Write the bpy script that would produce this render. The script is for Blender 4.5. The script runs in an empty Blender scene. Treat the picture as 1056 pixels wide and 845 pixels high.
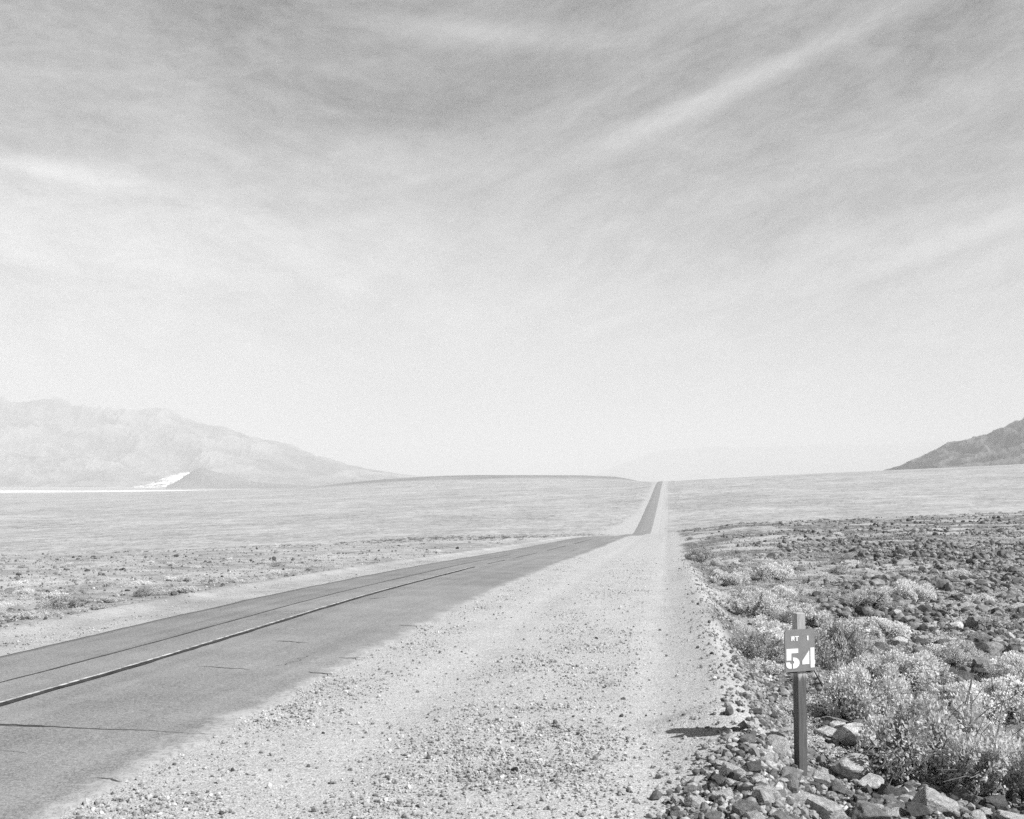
# Desert road photograph (monochrome): straight road dropping into a valley, gravel shoulder,
# milepost 54, stony field with pale shrubs, hazy mountains.
import bpy, bmesh, math
import numpy as np
from mathutils import Vector

rng = np.random.default_rng(54)
scene = bpy.context.scene
col = scene.collection
F = 1056.0            # focal length in photo pixels
CX, HY = 528.0, 497.0  # principal column, eye-level row
EYE = 2.8
PHI = math.atan(0.1525)
TX, TY = math.sin(PHI), math.cos(PHI)     # along the road
NX, NY = math.cos(PHI), -math.sin(PHI)    # to the right of the road
ROAD_L, ROAD_R = -11.3, -5.2

# ------------------------------------------------------------------ noise
def _hash(ix, iy, seed):
    h = (ix.astype(np.int64) * 374761393 + iy.astype(np.int64) * 668265263 + seed * 1442695041) & 0xFFFFFFFF
    h = ((h ^ (h >> 13)) * 1274126177) & 0xFFFFFFFF
    return ((h ^ (h >> 16)) & 0xFFFFFF) / float(0xFFFFFF)

def vnoise(x, y, seed=0):
    x = np.asarray(x, float); y = np.asarray(y, float)
    ix = np.floor(x); iy = np.floor(y)
    fx = x - ix; fy = y - iy
    fx = fx * fx * (3 - 2 * fx); fy = fy * fy * (3 - 2 * fy)
    a = _hash(ix, iy, seed); b = _hash(ix + 1, iy, seed)
    c = _hash(ix, iy + 1, seed); d = _hash(ix + 1, iy + 1, seed)
    return (a * (1 - fx) + b * fx) * (1 - fy) + (c * (1 - fx) + d * fx) * fy

def fbm(x, y, seed=0, oct=4, gain=.5):
    t = 0; amp = 1; n = 0
    for k in range(oct):
        t = t + amp * vnoise(np.asarray(x) * 2 ** k + 17.3 * k, np.asarray(y) * 2 ** k - 9.1 * k, seed + k)
        n += amp; amp *= gain
    return t / n

def ridged(x, y, seed=0, oct=5):
    t = 0; amp = 1; n = 0
    for k in range(oct):
        t = t + amp * (1 - np.abs(2 * vnoise(np.asarray(x) * 2 ** k + 5.7 * k, np.asarray(y) * 2 ** k + 3.3 * k, seed + k) - 1))
        n += amp; amp *= .55
    return t / n

def sstep(a, b, x):
    t = np.clip((np.asarray(x, float) - a) / (b - a), 0, 1)
    return t * t * (3 - 2 * t)

# ------------------------------------------------------------------ terrain height
COLS = np.array([-200, 0, 300, 350, 400, 450, 500, 600, 640, 655, 685, 760, 900, 1056, 1260], float)
def row(s, vs):
    return EYE - s * np.array(vs, float) / F
def flat(z, right=None):
    r = np.full(len(COLS), float(z))
    if right: r[-4:] = right
    return r
TAB = [
    (1.0, flat(0)), (5.0, flat(0)), (9.0, flat(0)),
    (18.0, flat(-.23, [-.22, -.2, -.2, -.2])),
    (27.0, flat(-.41, [-.38, -.36, -.33, -.3])),
    (42.0, flat(-.89, [-.75, -.6, -.5, -.45])),
    (64.0, flat(-1.77, [-1.35, -1.05, -.82, -.7])),
    #            -200  0   300   350   400   450   500   600   640   655   685   760   900  1056  1260
    (126.0, row(126, [80, 79, 66, 64, 62, 60, 59.5, 58.2, 57.8, 57.4, 55.2, 44.5, 39, 33, 27])),
    (265.0, row(265, [86, 82, 69, 64, 59, 56, 55.5, 55, 54.8, 54.4, 53, 47, 42, 36, 30])),
    (344.0, row(344, [76, 75, 63, 60, 56, 54, 52.8, 52.3, 52.2, 52.1, 52.0, 44, 39, 33, 27])),
    (600.0, row(600, [44, 44, 36, 34, 32, 30, 28, 24, 22, 21.3, 21, 17, 11, 3.5, -6])),
    (1250.0, row(1250, [21, 20, 11, 8, 6, 4, 2.5, 1.2, .8, .6, -.4, -4.2, -10.8, -18, -28])),
    (1750.0, row(1750, [15.5, 15.2, 6.5, 1.5, -3.0, -6.0, -7.0, -6.6, -5.2, -1.0, 1.0, -3, -8, -14, -22])),
    (2400.0, row(2400, [10.7, 10.7, 9, 7, 6, 6, 6, 6, 6, 6, 6, 3, -2, -6, -10])),
    (4000.0, flat(-22)), (9000.0, flat(-22)), (40000.0, flat(-22)),
]
_ls = np.log(np.array([t[0] for t in TAB]))
_T = np.stack([t[1] for t in TAB])
_ug = np.linspace(-0.69, 0.69, 420)
_lg = np.linspace(_ls[0], _ls[-1], 900)
_cu = (COLS - CX) / F
_tu = np.stack([np.interp(_ug, _cu, r) for r in _T])
_k = np.exp(-.5 * (np.arange(-5, 6) / 2.0) ** 2); _k /= _k.sum()
_tu = np.stack([np.convolve(np.pad(r, 5, mode='edge'), _k, mode='valid') for r in _tu])
def pchip(x, Y, xn):
    h = np.diff(x)[:, None]; d = np.diff(Y, axis=0) / h
    m = np.zeros_like(Y)
    w1 = 2 * h[1:] + h[:-1]; w2 = h[1:] + 2 * h[:-1]
    ok = d[:-1] * d[1:] > 0
    with np.errstate(divide='ignore', invalid='ignore'):
        mm = (w1 + w2) / (w1 / d[:-1] + w2 / d[1:])
    m[1:-1] = np.where(ok, mm, 0); m[0] = d[0]; m[-1] = d[-1]
    i = np.clip(np.searchsorted(x, xn) - 1, 0, len(x) - 2)
    t = ((xn - x[i]) / h[i, 0])[:, None]; hh = h[i]
    return ((1 + 2 * t) * (1 - t) ** 2 * Y[i] + t * (1 - t) ** 2 * hh * m[i]
            + t * t * (3 - 2 * t) * Y[i + 1] + t * t * (t - 1) * hh * m[i + 1])
_Z = pchip(_ls, _tu, _lg)      # (log s, u)

def ra(x, y):                  # world -> road coordinates (along, across)
    return x * TX + y * TY, x * NX + y * NY

def base_z(x, y):
    x = np.asarray(x, float); y = np.asarray(y, float)
    th = np.arctan2(x, y); tc = np.clip(th, -.595, .595)
    r = np.hypot(x, y) + .01
    u = np.tan(tc); S = np.maximum(r * np.cos(tc), 1.001)
    i = np.clip((u - _ug[0]) / (_ug[1] - _ug[0]), 0, len(_ug) - 1.001)
    j = np.clip((np.log(S) - _lg[0]) / (_lg[1] - _lg[0]), 0, len(_lg) - 1.001)
    i0 = i.astype(int); j0 = j.astype(int); fi = i - i0; fj = j - j0
    return ((_Z[j0, i0] * (1 - fi) + _Z[j0, i0 + 1] * fi) * (1 - fj)
            + (_Z[j0 + 1, i0] * (1 - fi) + _Z[j0 + 1, i0 + 1] * fi) * fj)

def gz(x, y):                  # finished ground height
    x = np.asarray(x, float); y = np.asarray(y, float)
    sr, a = ra(x, y)
    z = base_z(x, y)
    near = 1 - sstep(25, 70, sr)
    wob = (fbm(sr * .35, a * .35, 11, 3) - .5)
    edge = .8 + .35 * wob
    z = z - .52 * near * sstep(edge, edge + 1.1, a)                       # bank down to the stony field
    z = z + .12 * np.exp(-((a + 13.3) / .35) ** 2) * (1 - sstep(150, 300, sr))  # graded berm
    z = z - .12 * sstep(-13.4, -14.5, a) * (1 - sstep(60, 120, sr))
    rough = np.maximum(sstep(1.3, 3.0, a), sstep(-13.6, -15, a)) * (1 - sstep(120, 300, np.abs(sr)))
    z = z + rough * (.22 * (fbm(x * .25, y * .25, 3, 4) - .5) + .10 * (fbm(x * 1.3, y * 1.3, 5, 2) - .5))
    sh = sstep(ROAD_R + .1, ROAD_R + .8, a) * (1 - sstep(1.0, 2.0, a))
    z = z + sh * (.05 * (fbm(sr * .3, a * 1.2, 8, 3) - .5)) - .03 * sh * (np.exp(-((a + 3.2) / .4) ** 2) + np.exp(-((a + .15) / .3) ** 2))
    z = z + .15 * np.exp(-((a - .85) / .48) ** 2) * near * (.8 + .8 * wob)
    z = z + .20 * np.exp(-((x - 2.35) / .65) ** 2 - ((y - 11.95) / .42) ** 2)      # mound added beside the milepost to thicken its cast shadow
    far = sstep(300, 700, sr) * (1 - sstep(9000, 15000, sr))
    off = sstep(4, 40, np.abs(a + 8.3))
    z = z + far * off * 1.2 * (fbm(x * .012, y * .012, 21, 4) - .5)
    return z

def at(px, py):                # where the sight line of a photo pixel meets the ground
    u = (px - CX) / F; w = (py - HY) / F
    s = np.geomspace(4, 3000, 3000)
    d = gz(u * s, s) - (EYE - w * s)
    k = np.argmax(d > 0)
    s0, s1 = s[max(k - 1, 0)], s[k]
    for _ in range(20):
        m = .5 * (s0 + s1)
        if gz(u * m, m) > EYE - w * m: s1 = m
        else: s0 = m
    s0 = .5 * (s0 + s1)
    return float(u * s0), float(s0), float(gz(u * s0, s0))

def proj(x, y, z):
    return CX + F * x / y, HY - F * (z - EYE) / y

# ------------------------------------------------------------------ materials (all grey: a monochrome photograph)
def g(v, a=1.0): return (v, v, v, a)

class NT:
    def __init__(self, name, world=False):
        self.m = bpy.data.materials.new(name)
        self.m.use_nodes = True
        self.t = self.m.node_tree
        self.b = self.t.nodes['Principled BSDF']
        self.b.inputs['Specular IOR Level'].default_value = .25
        self.b.inputs['Roughness'].default_value = .9
    def n(self, typ, **kw):
        nd = self.t.nodes.new(typ)
        for k, v in kw.items(): setattr(nd, k, v)
        return nd
    def link(self, a, b): self.t.links.new(a, b)
    def val(self, sock, v):
        if hasattr(v, 'is_output'): self.link(v, sock)
        else: sock.default_value = v
    def math(self, op, a, b=0.0, c=None, clamp=False):
        nd = self.n('ShaderNodeMath', operation=op, use_clamp=clamp)
        self.val(nd.inputs[0], a); self.val(nd.inputs[1], b)
        if c is not None: self.val(nd.inputs[2], c)
        return nd.outputs[0]
    def noise(self, vec, scale, detail=3.0, rough=.55, dist=0.0, lac=2.0):
        nd = self.n('ShaderNodeTexNoise')
        self.link(vec, nd.inputs['Vector'])
        nd.inputs['Scale'].default_value = scale; nd.inputs['Detail'].default_value = detail
        nd.inputs['Roughness'].default_value = rough; nd.inputs['Distortion'].default_value = dist
        return nd.outputs['Fac']
    def ramp(self, fac, a, b, lo=0.0, hi=1.0):
        nd = self.n('ShaderNodeMapRange'); nd.interpolation_type = 'SMOOTHSTEP'
        self.val(nd.inputs['Value'], fac)
        nd.inputs['From Min'].default_value = a; nd.inputs['From Max'].default_value = b
        self.val(nd.inputs['To Min'], lo); self.val(nd.inputs['To Max'], hi)
        return nd.outputs['Result']
    def mix(self, f, a, b):     # scalar mix
        nd = self.n('ShaderNodeMix', data_type='FLOAT')
        self.val(nd.inputs[0], f); self.val(nd.inputs[2], a); self.val(nd.inputs[3], b)
        return nd.outputs[0]
    def attr(self, name):
        nd = self.n('ShaderNodeAttribute', attribute_name=name)
        return nd.outputs['Fac']
    def pos(self, kind='Object'):
        return self.n('ShaderNodeTexCoord').outputs[kind]
    def color(self, fac):
        nd = self.n('ShaderNodeCombineColor')
        for k in range(3): self.link(fac, nd.inputs[k])
        self.link(nd.outputs[0], self.b.inputs['Base Color'])
    def bump(self, h, strength, dist):
        nd = self.n('ShaderNodeBump')
        nd.inputs['Strength'].default_value = strength; nd.inputs['Distance'].default_value = dist
        self.link(h, nd.inputs['Height']); self.link(nd.outputs[0], self.b.inputs['Normal'])

def ground_material():
    k = NT('desert_ground'); P = k.pos()
    nb = k.noise(P, .06, 5, .6); nm = k.noise(P, .9, 4, .65); nf = k.noise(P, 14, 4, .7); ng = k.noise(P, 55, 3, .75)
    nl = k.noise(P, .012, 5, .6)
    # pale graded gravel
    sh = k.math('ADD', k.ramp(nf, .3, .7, .35, .47), k.ramp(ng, .35, .65, -.17, .17))
    sh = k.math('ADD', sh, k.ramp(nm, .35, .65, -.02, .02))
    # stony field: pale sand between darker pavement
    patch = k.ramp(k.noise(P, .16, 4, .6), .46, .58)
    rk = k.mix(patch, k.ramp(nf, .3, .7, .09, .19), k.ramp(nf, .3, .7, .34, .46))
    rk = k.math('ADD', rk, k.ramp(ng, .35, .65, -.08, .08))
    # valley plain, mottled with low scrub
    pl = k.math('ADD', k.ramp(nl, .3, .7, .295, .385), k.ramp(nb, .3, .7, -.06, .06))
    pl = k.math('ADD', pl, k.ramp(k.noise(P, .3, 6, .85), .32, .68, -.14, .14))
    c = k.mix(k.attr('plain'), rk, pl)
    c = k.mix(k.attr('shoulder'), c, sh)
    salt = k.math('MULTIPLY', k.attr('salt'), k.ramp(k.noise(P, .004, 4, .6), .3, .5))
    c = k.mix(salt, c, .8)
    c = k.mix(k.attr('gravel_rise'), c, k.ramp(nl, .3, .7, .15, .23))
    k.color(k.math('MAXIMUM', c, .03))
    h = k.math('ADD', k.math('MULTIPLY', nf, 1.0), k.math('MULTIPLY', ng, .5))
    k.bump(h, .55, .05)
    return k.m

def asphalt_material():
    k = NT('worn_asphalt'); P = k.pos()
    ng = k.noise(P, 60, 3, .75); nm = k.noise(P, .7, 4, .6); nl = k.noise(P, .15, 3, .5)
    c = k.math('ADD', k.ramp(nm, .3, .7, .197, .242), k.ramp(ng, .32, .68, -.08, .08))
    c = k.math('ADD', c, k.ramp(k.noise(P, 22, 3, .8), .32, .68, -.05, .05))
    c = k.math('ADD', c, k.ramp(nl, .3, .7, -.012, .012))
    across = k.attr('across')            # metres from the left edge
    sepP = k.n('ShaderNodeSeparateXYZ'); k.link(P, sepP.inputs[0])
    trk = k.n('ShaderNodeCombineXYZ'); k.link(k.math('MULTIPLY', across, 2.2), trk.inputs[0]); k.link(k.math('MULTIPLY', sepP.outputs[1], .06), trk.inputs[1])
    c = k.math('ADD', c, k.ramp(k.noise(trk.outputs[0], 1.0, 4, .6), .3, .7, -.022, .022))
    c = k.math('MULTIPLY', c, k.ramp(k.noise(P, .28, 5, .7), .60, .72, 1.0, .86))
    # older darker overlay on the outer strip of the far lane, paler wheel paths
    c = k.math('ADD', c, k.ramp(across, 1.9, 1.95, -.012, .006))
    wob = k.math('ADD', across, k.ramp(k.noise(P, 1.1, 5, .75), .3, .7, -.3, .3))
    dust = k.ramp(wob, 5.90, 6.2, 0.0, .9)
    dust = k.math('MULTIPLY', dust, k.ramp(k.noise(P, 14, 4, .8), .35, .6))
    c = k.mix(dust, c, .33)
    c = k.mix(k.ramp(across, .22, .0, 0.0, .55), c, .33)
    k.color(c)
    k.bump(ng, .35, .012)
    return k.m

def plain_material(name, lo, hi, scale, rough=.9, bump=0.0, bscale=20, bdist=.01):
    k = NT(name); P = k.pos()
    k.color(k.ramp(k.noise(P, scale, 4, .65), .3, .7, lo, hi)); k.b.inputs['Roughness'].default_value = rough
    if bump: k.bump(k.noise(P, bscale, 4, .7), bump, bdist)
    return k.m

def worn_paint_material():
    k = NT('worn_road_paint'); P = k.pos()
    f = k.ramp(k.noise(P, 6, 4, .75), .40, .60)
    k.color(k.mix(f, .22, .62)); return k.m

def rock_material(name, lo, hi, stuff=False):
    k = NT(name); P = k.pos()
    if stuff:
        r = k.n('ShaderNodeNewGeometry').outputs['Random Per Island']
    else:
        r = k.n('ShaderNodeObjectInfo').outputs['Random']
    c = k.mix(r, lo, hi)
    sc = 9 if not stuff else 12
    c = k.math('MULTIPLY', c, k.ramp(k.noise(P, sc * .3, 5, .7), .3, .7, .62, 1.35))
    c = k.math('MULTIPLY', c, k.ramp(k.noise(P, sc * 4, 3, .7), .3, .7, .8, 1.2))
    k.color(c)
    if not stuff: k.bump(k.noise(P, 9, 6, .8), .9, .06)
    return k.m

def leaf_material(name, lo, hi):
    k = NT(name)
    r = k.n('ShaderNodeNewGeometry').outputs['Random Per Island']
    o = k.n('ShaderNodeObjectInfo').outputs['Random']
    c = k.mix(r, lo, hi)
    c = k.math('MULTIPLY', c, k.ramp(o, 0, 1, .85, 1.12))
    k.color(c); k.b.inputs['Roughness'].default_value = .8
    tr = k.n('ShaderNodeBsdfTranslucent'); cb = k.n('ShaderNodeCombineColor')
    for q in range(3): k.link(c, cb.inputs[q])
    k.link(cb.outputs[0], tr.inputs['Color'])
    mx = k.n('ShaderNodeMixShader'); mx.inputs[0].default_value = .4
    k.link(k.b.outputs[0], mx.inputs[1]); k.link(tr.outputs[0], mx.inputs[2])
    k.link(mx.outputs[0], k.t.nodes['Material Output'].inputs['Surface'])
    return k.m

def hill_material(name, lo, hi, scale, streak=None):
    k = NT(name); P = k.pos()
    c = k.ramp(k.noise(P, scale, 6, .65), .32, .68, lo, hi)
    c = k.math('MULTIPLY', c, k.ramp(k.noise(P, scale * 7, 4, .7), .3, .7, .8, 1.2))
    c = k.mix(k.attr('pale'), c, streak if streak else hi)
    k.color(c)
    return k.m

M_ground = ground_material(); M_asphalt = asphalt_material(); M_paint = worn_paint_material()
M_tar = plain_material('tar_seam', .018, .05, 4)
M_tarf = plain_material('thin_tar_crack', .04, .09, 6)
def post_material():
    k = NT('weathered_painted_wood'); P = k.pos()
    mp_ = k.n('ShaderNodeMapping'); mp_.inputs['Scale'].default_value = (1, 1, .08); k.link(P, mp_.inputs[0])
    gr = k.noise(mp_.outputs[0], 45, 4, .7)
    z = k.n('ShaderNodeSeparateXYZ'); k.link(P, z.inputs[0])
    bare = k.math('MULTIPLY', k.ramp(k.math('ADD', z.outputs[2], k.ramp(gr, .3, .7, -.06, .06)), 1.05, 1.11), 1)
    c = k.mix(bare, k.ramp(gr, .3, .7, .09, .14), k.ramp(gr, .3, .7, .30, .46))
    k.color(c); k.bump(gr, .4, .004); return k.m
M_post = post_material()
M_board = plain_material('painted_board', .20, .24, 6, rough=.6)
M_white = plain_material('white_stencil_paint', .78, .84, 12, rough=.6)
M_dark = plain_material('near_black', .02, .04, 20, rough=.6)
M_rock = {'dark': rock_material('dark_rock', .10, .17), 'grey': rock_material('grey_rock', .22, .33), 'pale': rock_material('pale_rock', .50, .66)}
M_stones = rock_material('mixed_stones', .04, .29, True)
M_gravel = rock_material('shoulder_gravel', .20, .47, True)
M_rubble = rock_material('fine_rubble', .09, .42, True)
M_leaf = leaf_material('pale_leaves', .55, .97)
M_leafd = leaf_material('dull_leaves', .30, .80)
M_stem = plain_material('dry_stems', .13, .24, 20)

# ------------------------------------------------------------------ object helpers
def mesh_np(name, verts, faces, mat, smooth=False, attrs=None, parent=None):
    me = bpy.data.meshes.new(name)
    verts = np.asarray(verts, np.float32); faces = np.asarray(faces, np.int32)
    n, k = faces.shape
    me.vertices.add(len(verts)); me.vertices.foreach_set('co', verts.ravel())
    me.loops.add(n * k); me.loops.foreach_set('vertex_index', faces.ravel())
    me.polygons.add(n)
    me.polygons.foreach_set('loop_start', np.arange(0, n * k, k, dtype=np.int32))
    me.polygons.foreach_set('loop_total', np.full(n, k, np.int32))
    me.polygons.foreach_set('use_smooth', np.full(n, smooth, bool))
    if attrs:
        for an, av in attrs.items():
            at_ = me.attributes.new(an, 'FLOAT', 'POINT'); at_.data.foreach_set('value', np.asarray(av, np.float32).ravel())
    me.update(calc_edges=True)
    me.materials.append(mat)
    o = bpy.data.objects.new(name, me); col.objects.link(o)
    if parent: o.parent = parent
    return o

def bm_obj(name, bm, mat, parent=None):
    bmesh.ops.recalc_face_normals(bm, faces=bm.faces)
    me = bpy.data.meshes.new(name); bm.to_mesh(me); bm.free()
    me.materials.append(mat)
    o = bpy.data.objects.new(name, me); col.objects.link(o)
    if parent: o.parent = parent
    return o

def tag(o, label, cat, group=None):
    o['label'] = label; o['category'] = cat
    if group: o['group'] = group
    return o

def grid_faces(nr, nc):
    i = np.arange(nr - 1)[:, None] * nc + np.arange(nc - 1)[None, :]
    return np.stack([i, i + 1, i + nc + 1, i + nc], -1).reshape(-1, 4)

# ------------------------------------------------------------------ ground sheet
def geo_out(start, step, ratio, end):
    v = [start]; s = step
    while v[-1] < end: v.append(v[-1] + s); s *= ratio
    return v
sr_rows = np.array(sorted(set([-x for x in geo_out(1.0, 1.0, 1.22, 9000)] + list(np.arange(0, 6, .5)) + list(np.arange(6, 24, .15)) + geo_out(24, .16, 1.028, 29000))))
mid = np.arange(-16, 12.01, .13)
mid = np.sort(np.concatenate([mid[(np.abs(mid - ROAD_L) > .07) & (np.abs(mid - ROAD_R) > .07)], [ROAD_L, ROAD_R]]))
a_cols = np.concatenate([np.array([-x for x in geo_out(16.13, .14, 1.065, 29000)])[::-1], mid, geo_out(12.13, .14, 1.065, 29000)])
SR, A = np.meshgrid(sr_rows, a_cols, indexing='ij')
X = SR * TX + A * NX; Y = SR * TY + A * NY
Z = gz(X, Y)
R = np.hypot(X, Y)
sr_n = fbm(SR * .25, A * .25, 31, 3) - .5
ru = X / np.maximum(Y, 1)
fl_ = 9 * (1 - sstep(330, 480, SR))
shoulder = (.45 + .55 * sstep(ROAD_L, ROAD_R, A)) * sstep(ROAD_L - 2.6 + sr_n * .8, ROAD_L - 1.6, A) * (1 - sstep(.8 + sr_n * 1.2, 1.5 + sr_n * 1.2, A))
shoulder = np.where(SR > 300, .95 * sstep(ROAD_L - 5.5 - fl_, ROAD_L - 1.5 - fl_ * .8, A + 2 * sr_n) * (1 - sstep(-2.5, 1, A + 2 * sr_n)), shoulder)
edge_s = np.interp(ru, [(-200 - CX) / F, -.5, -.216, -.03, .1, .15, .22, .5], [85, 85, 105, 260, 290, 270, 140, 135])
plain = sstep(.8, 1.25, np.hypot(X, np.maximum(Y, 1)) * np.cos(np.arctan2(X, np.maximum(Y, 1))) / edge_s + .8 * (fbm(X * .05, Y * .03, 41, 4) - .5))
plain = np.maximum(plain, .95 * sstep(ROAD_L + .3, ROAD_L - .3, A))
plain = np.where(Y < 0, np.maximum(plain * 0, sstep(150, 300, R)), plain)
salt = sstep(2150, 2300, Y) * (1 - sstep(2750, 3000, Y)) * (1 - sstep(-.32, -.2, ru))
rise = sstep(1380, 1520, Y + 160 * (fbm(X * .006, Y * .006, 61, 3) - .5)) * (1 - sstep(2100, 2300, Y)) * sstep(-.24, -.14, ru) * (1 - sstep(.118, .125, ru))
rise = np.maximum(rise, .7 * sstep(1180, 1235, Y) * (1 - sstep(1700, 1900, Y)) * sstep(.17, .2, ru))
ground = mesh_np('ground', np.stack([X, Y, Z], -1).reshape(-1, 3), grid_faces(*X.shape), M_ground, True,
                 dict(shoulder=shoulder, plain=plain, salt=salt, gravel_rise=rise))
ground['kind'] = 'structure'

# ------------------------------------------------------------------ road with its markings
ac = np.linspace(0, 1, 25)
rr = sr_rows[(sr_rows > -300) & (sr_rows < 1900)]
RS, RC = np.meshgrid(rr, ac, indexing='ij')
jr = np.where(RS < 120, .40 * (fbm(RS * 1.1, RS * 0, 71, 5, .65) - .5) + .22 * (1 - sstep(8, 18, RS)), 0)
jl = np.where(RS < 120, .16 * (fbm(RS * .8, RS * 0 + 3, 73, 4) - .5), 0)
jr = jr - .45 * sstep(120, 340, RS)
RA = (ROAD_L + jl) * (1 - RC) + (ROAD_R + jr) * RC
RX = RS * TX + RA * NX; RY = RS * TY + RA * NY
RZ = gz(RX, RY) + .03 + .05 * (1 - (2 * RC - 1) ** 2)
nc = len(ac)
V = np.stack([RX, RY, RZ], -1)
lskirt = V[:, 0] - [0, 0, .12]; rskirt = V[:, -1] - [0, 0, .12]
V2 = np.concatenate([lskirt[:, None], V, rskirt[:, None]], 1)
acr = np.concatenate([RA[:, :1], RA, RA[:, -1:]], 1) - ROAD_L
road = mesh_np('road', V2.reshape(-1, 3), grid_faces(V2.shape[0], V2.shape[1]), M_asphalt, True, dict(across=acr))
road['kind'] = 'structure'

def road_z(sr, a):
    x = sr * TX + a * NX; y = sr * TY + a * NY
    c = np.clip((a - ROAD_L) / (ROAD_R - ROAD_L), 0, 1)
    return gz(x, y) + .03 + .05 * (1 - (2 * c - 1) ** 2)

def ribbon(name, pts, width, lift, mat, parent, ragged=.0, seed=0):
    pts = np.asarray(pts, float)             # (sr, a)
    d = np.gradient(pts, axis=0); d /= np.linalg.norm(d, axis=1)[:, None]
    nrm = np.stack([-d[:, 1], d[:, 0]], 1)
    w = np.asarray(width) * .5 * np.ones(len(pts))
    t = np.arange(len(pts)) * .37
    w1 = w * (1 + ragged * (2 * vnoise(t, t * 0, seed) - 1)); w2 = w * (1 + ragged * (2 * vnoise(t, t * 0 + 7, seed) - 1))
    L = pts + nrm * w1[:, None]; Rr = pts - nrm * w2[:, None]
    def w3(p):
        return np.stack([p[:, 0] * TX + p[:, 1] * NX, p[:, 0] * TY + p[:, 1] * NY, road_z(p[:, 0], p[:, 1]) + lift], 1)
    Vv = np.stack([w3(L), w3(Rr)], 1).reshape(-1, 3)
    return Vv, grid_faces(len(pts), 2)

def ribbons(name, lst, mat, parent):
    vs, fs, k = [], [], 0
    for v, f in lst: vs.append(v); fs.append(f + k); k += len(v)
    return mesh_np(name, np.concatenate(vs), np.concatenate(fs), mat, False, None, parent)

cs = rr[(rr > -40) & (rr < 46)]
def along(a, s0, s1, amp=.02, seed=0):
    s = rr[(rr > s0) & (rr < s1)]
    return np.stack([s, a + amp * (fbm(s * .5, s * 0, seed, 3) - .5) * 2], 1)
ribbons('centre_line', [ribbon('', along(-8.40, -40, 44, .01, 81), .055, .008, M_paint, road, .25, 1)], M_paint, road)
ribbons('tar_seam', [ribbon('', along(-8.29, -40, 44, .012, 82), .12, .009, M_tar, road, .35, 2),
                     ribbon('', along(-8.27, 46, 52, .02, 82), .07, .009, M_tar, road, .5, 4),
                     ribbon('', along(-8.27, 55, 66, .02, 82), .07, .009, M_tar, road, .5, 5),
                     ribbon('', along(-8.27, 69, 84, .02, 82), .08, .009, M_tar, road, .5, 6),
                     ribbon('', along(-8.27, 90, 112, .02, 82), .08, .009, M_tar, road, .5, 7)], M_tar, road)
def wander():
    r = np.random.default_rng(77); out = []
    for n_ in range(13):
        s0 = 8.5 * (50 / 8.5) ** r.random(); a0 = r.uniform(ROAD_L + .3, ROAD_R - .5); L = r.uniform(.5, 2.4)
        dirn = r.normal() * .25 + (math.pi / 2 if r.random() < .65 else r.uniform(0, .5))
        t = np.linspace(0, 1, 40) * L
        w_ = np.cumsum(r.normal(size=40)) * .022 * np.sqrt(L)
        pts = np.stack([s0 + t * math.cos(dirn) - w_ * math.sin(dirn), a0 + t * math.sin(dirn) + w_ * math.cos(dirn)], 1)
        pts = pts[(pts[:, 1] > ROAD_L + .1) & (pts[:, 1] < ROAD_R - .2)]
        if len(pts) > 6: out.append(ribbon('', pts, r.uniform(.004, .009) * (1 + s0 / 30), .006, M_tarf, road, .8, n_ + 40))
    return out
def thin(lst):
    out = []
    for n_, (p, q, w) in enumerate(lst):
        t = np.linspace(0, 1, 40)
        x0, y0, _ = at(*p); x1, y1, _ = at(*q)
        s0, a0 = ra(x0, y0); s1, a1 = ra(x1, y1)
        pts = np.stack([s0 + (s1 - s0) * t, a0 + (a1 - a0) * t], 1)
        pts[:, 0] += .10 * (fbm(t * 5, t * 0, 90 + n_, 4) - .5)
        out.append(ribbon('', pts, w * (.35 + .65 * np.sin(math.pi * np.clip(t * 1.02, 0, 1))), .007, M_tarf, road, .6, n_))
    return out
ribbons('tar_crack', [ribbon('', along(-9.42, -40, 62, .03, 84), .05, .007, M_tarf, road, .6, 3)] + wander()
        + thin([((-60, 754), (212, 760), .024), ((-30, 753), (60, 756), .03), ((204, 692), (258, 695), .03), ((282, 665), (318, 667), .035),
                ((318, 696), (350, 698), .045), ((95, 806), (128, 809), .03), ((380, 621), (400, 619), .05),
                ((412, 647), (440, 648), .045), ((350, 681), (380, 681), .04)]), M_tarf, road)

# ------------------------------------------------------------------ hills and mountains
def hillmesh(name, prof, D, depth, base, mat, nu, nd, nscale, amp, seed, palef=None, sharp=1.3):
    prof = np.array(prof, float)
    xs = np.linspace(prof[0, 0], prof[-1, 0], nu)
    crest = np.interp(xs, prof[:, 0], prof[:, 1])
    kk = np.exp(-.5 * (np.arange(-4, 5) / 1.6) ** 2); kk /= kk.sum()
    crest = np.convolve(np.pad(crest, 4, mode='edge'), kk, mode='valid')
    crest = crest - 1.5 * amp * (fbm(xs / 16, xs * 0, seed + 3, 4) - .5) * sstep(0, 25, HY - crest)
    u = (xs - CX) / F
    t = np.linspace(0, 1, nd)
    U, Tt = np.meshgrid(u, t)
    Dm = D + depth * (Tt - .5)
    H = EYE + (HY - crest)[None, :] / F * D - base
    xw = U * Dm
    rid = ridged(xw / nscale, Dm / nscale, seed)
    side = np.abs(Tt - .5 + .10 * (fbm(xw / nscale / 2, Dm * 0, seed + 9, 3) - .5)) * 2
    shape = np.clip(1 - side, 0, 1) ** sharp
    Zz = base + H * shape * (1 + amp * (rid - .62) * (.35 + 1.3 * side)) - 3 * (side > .97)
    o = mesh_np(name, np.stack([xw, Dm, Zz], -1).reshape(-1, 3), grid_faces(nd, nu), mat, False,
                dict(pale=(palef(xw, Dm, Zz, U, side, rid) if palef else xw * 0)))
    o['kind'] = 'structure'
    return o
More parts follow.
